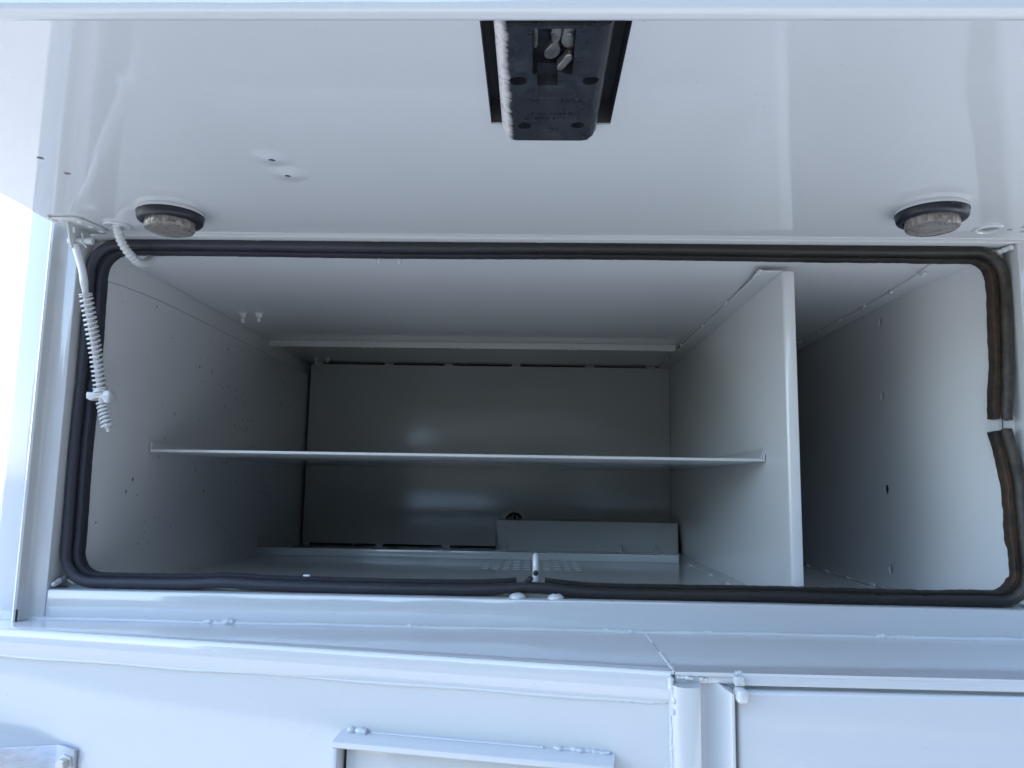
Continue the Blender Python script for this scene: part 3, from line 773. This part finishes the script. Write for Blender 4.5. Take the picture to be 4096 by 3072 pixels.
# stay bracket on the door
bk = empty('stay_bracket', (0, 0, 0)); set_parent(bk, B)
bp = [(-.0005, -.0640), (.0300, -.0655), (.0365, -.0610), (.0440, -.0240), (.0445, -.0130), (.0390, -.0055), (.0300, -.0045), (.0140, -.0050), (.0120, -.0300), (-.0010, -.0520)]
o = prism('bracket_plate', bp, 'z', H - .0034, H - .0004, PAINT, bk, .0008)
tabp = [(-.0560, H - .0030), (-.0050, H - .0030), (-.0060, H - .0110), (-.0160, H - .0250), (-.0240, H - .0340), (-.0330, H - .0360), (-.0420, H - .0330), (-.0470, H - .0260)]
tb = prism('bracket_tab', tabp, 'x', .0150, .0172, PAINT, bk, .0006)
cs = []
for y, z, ry, rz in ((-.0420, H - .0105, .0028, .0040), (-.0240, H - .0110, .0026, .0034)):
    bm = bmesh.new(); add_prism(bm, [(y + ry * math.cos(2 * math.pi * k / 16), z + rz * math.sin(2 * math.pi * k / 16)) for k in range(16)], 'x', .01, .02); cs.append(finish('c', bm, None))
cut(tb, cs)
for x, y in ((.0090, -.0545), (.0300, -.0500), (.0330, -.0330), (.0375, -.0150)):
    lathe('bracket_rivet', [(.0042, 0), (.0036, -.0014), (.0015, -.0020), (0, -.0020)], (x, y, H - .0034), PAINT, bk, seg=16)
for a, r in (((-.003, -.066, H - .002), .0030), ((.0005, -.060, H - .004), .0022)):
    bead('weld_bead', a, (a[0] + .006, a[1] + .006, a[2]), r, None, bk, seed=210)

# ------------------------------------------------------------------ spring door stay
stay = empty('door_stay', (0, 0, 0)); set_parent(stay, B)
stay['label'] = 'spring-loaded stay rod hanging from the bracket on the open door'
P0, P1, P2, P3 = Vector((.0175, -.036, .4330)), Vector((.0335, -.0315, .3720)), Vector((.0427, .0085, .2440)), Vector((.0520, .0120, .2060))
rod = smooth_path([P0, P0.lerp(P1, .5) + Vector((.0020, 0, 0)), P1, P1.lerp(P2, .5) + Vector((.0012, 0, 0)), P2, P3], 10)
tube('stay_rod', rod[:21], lambda i: .0048 if i < 18 else .0048 - .0004 * (i - 17), PAINT, stay, 16)
tube('stay_shaft', rod[20:] + [P3 + (P3 - P2).normalized() * .003], .0042, PAINT, stay, 14)
lathe('stay_pin', [(.0, -.012), (.0040, -.012), (.0044, -.0112), (.0044, .0188), (.0038, .0198), (0, .0198)], (.0185, -.0330, .4385), PAINT, stay, Vector((1, 0, 0)), 18)
tube('cotter_ring', [(.0270, -.0330 + .0055 * math.cos(a), .4385 + .0055 * math.sin(a)) for a in [2 * math.pi * k / 24 for k in range(25)]], .0008, PAINT, stay, 8)
tube('cotter_leg', [(.0275, -.0360, .4345), (.0330, -.0365, .4290)], .0009, PAINT, stay, 8)
def coil(name, path, r, wire, turns):
    pts = []; N = len(path)
    tot = turns * 20
    for i in range(int(tot) + 1):
        t = i / tot * (N - 1); k = min(int(t), N - 2); p = path[k].lerp(path[k + 1], t - k)
        d = (path[min(k + 1, N - 1)] - path[k]).normalized(); a = d.orthogonal().normalized(); b = d.cross(a)
        ang = 2 * math.pi * i / 20
        pts.append(p + r * (math.cos(ang) * a + math.sin(ang) * b))
    return tube(name, pts, wire, PAINT, stay, 7)
def resample(path, n):
    L = [0]
    for a, b in zip(path, path[1:]): L.append(L[-1] + (b - a).length)
    out = []
    for i in range(n):
        s = L[-1] * i / (n - 1); k = max(j for j in range(len(L)) if L[j] <= s + 1e-9); k = min(k, len(path) - 2)
        out.append(path[k].lerp(path[k + 1], (s - L[k]) / max(L[k + 1] - L[k], 1e-9)))
    return out
up = resample(rod[20:41], 60); lo = resample(rod[41:] + [P3], 30)
coil('stay_spring', up[2:57], .0070, .00150, 20.5)
coil('stay_spring', up[54:59], .0076, .0015, 2.5)
coil('stay_spring', lo[3:], .0066, .0015, 6)
for q, r in ((up[1], .0080), (up[2], .0076)):
    lathe('stay_washer', [(.003, .0008), (r, .0008), (r, -.0008), (.003, -.0008)], q, PAINT, stay, (up[4] - up[0]).normalized(), 20, True)
dlo = (P3 - P2).normalized()
lathe('stay_washer', [(.003, .001), (.0078, .001), (.0078, -.001), (.003, -.001)], lo[3], PAINT, stay, dlo, 20, True)
lathe('stay_washer', [(.003, .001), (.0082, .001), (.0082, -.001), (.003, -.001)], P3, PAINT, stay, dlo, 20, True)
tube('stay_end', [P3, P3 + dlo * .008], .0026, PAINT, stay, 12)
# guide loop the rod slides in
gd = P2 + Vector((0, 0, .0005))
bm = bmesh.new()
add_prism(bm, [(gd.x - .0170, gd.z - .004), (gd.x - .010, gd.z - .0070), (gd.x - .004, gd.z - .0030), (gd.x + .004, gd.z - .0030), (gd.x + .0085, gd.z - .0105), (gd.x + .0130, gd.z - .0090), (gd.x + .0150, gd.z - .0010), (gd.x + .0140, gd.z + .0060), (gd.x + .010, gd.z + .0072), (gd.x - .010, gd.z + .0042), (gd.x - .0170, gd.z + .0050)], 'y', gd.y - .0070, gd.y + .0085)
bmesh.ops.recalc_face_normals(bm, faces=bm.faces[:]); bevel_all(bm, .0022, 3)
finish('stay_guide', bm, PAINT, stay, 50)

# ------------------------------------------------------------------ corrugated cable conduit
cd = smooth_path([(.0660, -.0320, H + .004), (.0668, -.0300, H - .006), (.0690, -.0210, H - .0200), (.0735, -.0060, H - .0320), (.0765, .0120, H - .0365), (.0780, .0300, H - .0300), (.0765, .0420, H - .0180), (.0755, .0450, H - .0080)], 14)
cdo = tube('cable_conduit', cd, lambda i: (.0060, .0060, .0049, .0047)[i % 4], PAINT, B, 14, 60)
cdo['label'] = 'short corrugated conduit looping from the door grommet into the ceiling'

# ------------------------------------------------------------------ rubber door seal
seal = empty('door_seal', (0, 0, 0)); set_parent(seal, B)
seal['label'] = 'black rubber bulb seal lining the opening, dirty and torn through on one side'
sx0, sx1, sz0, sz1, SR = .0074, 1.2126, .0076, .4516, .037
def seal_path():
    pts = []
    def seg(a, b, step=.006):
        L = math.hypot(b[0] - a[0], b[1] - a[1]); k = max(1, int(L / step))
        for j in range(k): pts.append((a[0] + (b[0] - a[0]) * j / k, a[1] + (b[1] - a[1]) * j / k))
    def arc(cx, cz, a0, a1, n=14):
        for k in range(n): a = R(a0 + (a1 - a0) * k / n); pts.append((cx + SR * math.cos(a), cz + SR * math.sin(a)))
    seg((1.2035, .2325), (1.2095, .300)); seg((1.2095, .300), (sx1, .38)); seg((sx1, .38), (sx1, sz1 - SR))
    arc(sx1 - SR, sz1 - SR, 0, 90); seg((sx1 - SR, sz1), (sx0 + SR, sz1)); arc(sx0 + SR, sz1 - SR, 90, 180)
    seg((sx0, sz1 - SR), (sx0, sz0 + SR)); arc(sx0 + SR, sz0 + SR, 180, 270); seg((sx0 + SR, sz0), (sx1 + .004 - SR, sz0 - .001))
    arc(sx1 + .004 - SR, sz0 + SR - .001, 270, 360)
    seg((sx1 + .004, sz0 + SR), (1.2155, .10)); seg((1.2155, .10), (1.2140, .155)); seg((1.2140, .155), (1.2085, .190)); seg((1.2085, .190), (1.2015, .2195)); pts.append((1.2015, .2195))
    return pts
SPATH = seal_path()
def gauss(x, m, s): return math.exp(-((x - m) / s) ** 2)
folds = [(.230, 1), (.391, 1), (.610, 1), (.0, 2), (.072, 0), (.5735, 0), (1.03, 0), (1.09, 0), (.12, 1)]
def seal_pt(p):
    x, z = p; y = .0195
    if z < .03 and .05 < x < 1.17:     # the loose bottom run rides up in places
        z += .0046 * gauss(x, .605, .045) + .0022 * gauss(x, .215, .035) - .0005 * math.sin(x * 19)
    if z > .43: z += .0007 * math.sin(x * 11)
    if x < .02: x += .0008 * math.sin(z * 27)
    return x, y, z
# bulb
bm = bmesh.new(); rings = []; NS = 16
rnd = random.Random(4)
N = len(SPATH)
for i in range(N):
    x, y, z = seal_pt(SPATH[i])
    a = SPATH[max(i - 1, 0)]; b = SPATH[min(i + 1, N - 1)]
    t = Vector((b[0] - a[0], 0, b[1] - a[1])).normalized(); inn = Vector((-t.z, 0, t.x))     # inward (path runs counter-clockwise)
    r = .0067
    pinch = 0
    for fx, side in folds:
        if side == 1 and z > .43: pinch += gauss(x, fx, .0035)
        if side == 0 and z < .03: pinch += gauss(x, fx, .0030)
    if x < .02: pinch += gauss(z, .262, .0035)
    r *= 1 - .16 * min(1, pinch) + rnd.uniform(-.012, .012)
    if x > 1.15: r *= 1 + rnd.uniform(-.03, .03)
    c = Vector((x, y, z))
    ring = []
    for k in range(NS):
        a2 = 2 * math.pi * k / NS
        q = c + r * (math.cos(a2) * inn * 1.02 + math.sin(a2) * Vector((0, -1, 0)) * .98)
        if i in (0, N - 1): q += t * rnd.uniform(-.002, .002)
        ring.append(bm.verts.new(q))
    rings.append(ring)
for a, b in zip(rings, rings[1:]):
    for k in range(NS): bm.faces.new((a[k], a[(k + 1) % NS], b[(k + 1) % NS], b[k]))
bm.faces.new(rings[0]); bm.faces.new(list(reversed(rings[-1])))
finish('seal_bulb', bm, RUBBER, seal, 60)
# gripping strip that clips over the flange edge, broken round the striker
def clip_run(idx):
    bm = bmesh.new(); rings = []
    for i in idx:
        x, y, z = seal_pt(SPATH[i])
        a = SPATH[max(i - 1, 0)]; b = SPATH[min(i + 1, N - 1)]
        t = Vector((b[0] - a[0], 0, b[1] - a[1])).normalized(); inn = Vector((-t.z, 0, t.x))
        side = min(1, max(0, (abs(inn.x))))
        wdt = .0042 + (.0040 if x < .6 else .0026) * side
        rag = rnd.uniform(-.00025, .00025) * (2.2 if x > .95 else 1) + (.0007 * math.sin(i * .37) * math.sin(i * .11) + .0008 if x > 1.1 else 0)
        o0 = .0050; o1 = .0066 + wdt + rag
        c = Vector((x, 0, z))
        ys = (.0240 + rnd.uniform(-.0003, .0003), .0400)
        prof = [(o0, ys[0] + .0005), (o1 - .0018, ys[0] - .0006), (o1 - .0004, ys[0] + .0010), (o1, ys[0] + .004), (o1, ys[1] - .002), (o1 - .001, ys[1]), (o0, ys[1])]
        rings.append([bm.verts.new(c + inn * p + Vector((0, q, 0))) for p, q in prof])
    m_ = len(rings[0])
    for a, b in zip(rings, rings[1:]):
        for k in range(m_): bm.faces.new((a[k], a[(k + 1) % m_], b[(k + 1) % m_], b[k]))
    bm.faces.new(rings[0]); bm.faces.new(list(reversed(rings[-1])))
    return finish('seal_grip_strip', bm, RUBBER_CLIP, seal, 50)
lowrun = [i for i in range(N) if SPATH[i][1] < .02]
i0 = max(i for i in lowrun if SPATH[i][0] < .586); i1 = min(i for i in lowrun if SPATH[i][0] > .6165)
clip_run(range(0, i0 + 1)); clip_run(range(i1, N))
tube('torn_flap', smooth_path([(.5880, .0200, .0135), (.5945, .0185, .0160), (.6000, .0180, .0205), (.6045, .0195, .0245)], 5), lambda i: .0034 - .0005 * math.sin(i * 1.9), RUBBER_CLIP, seal, 7)
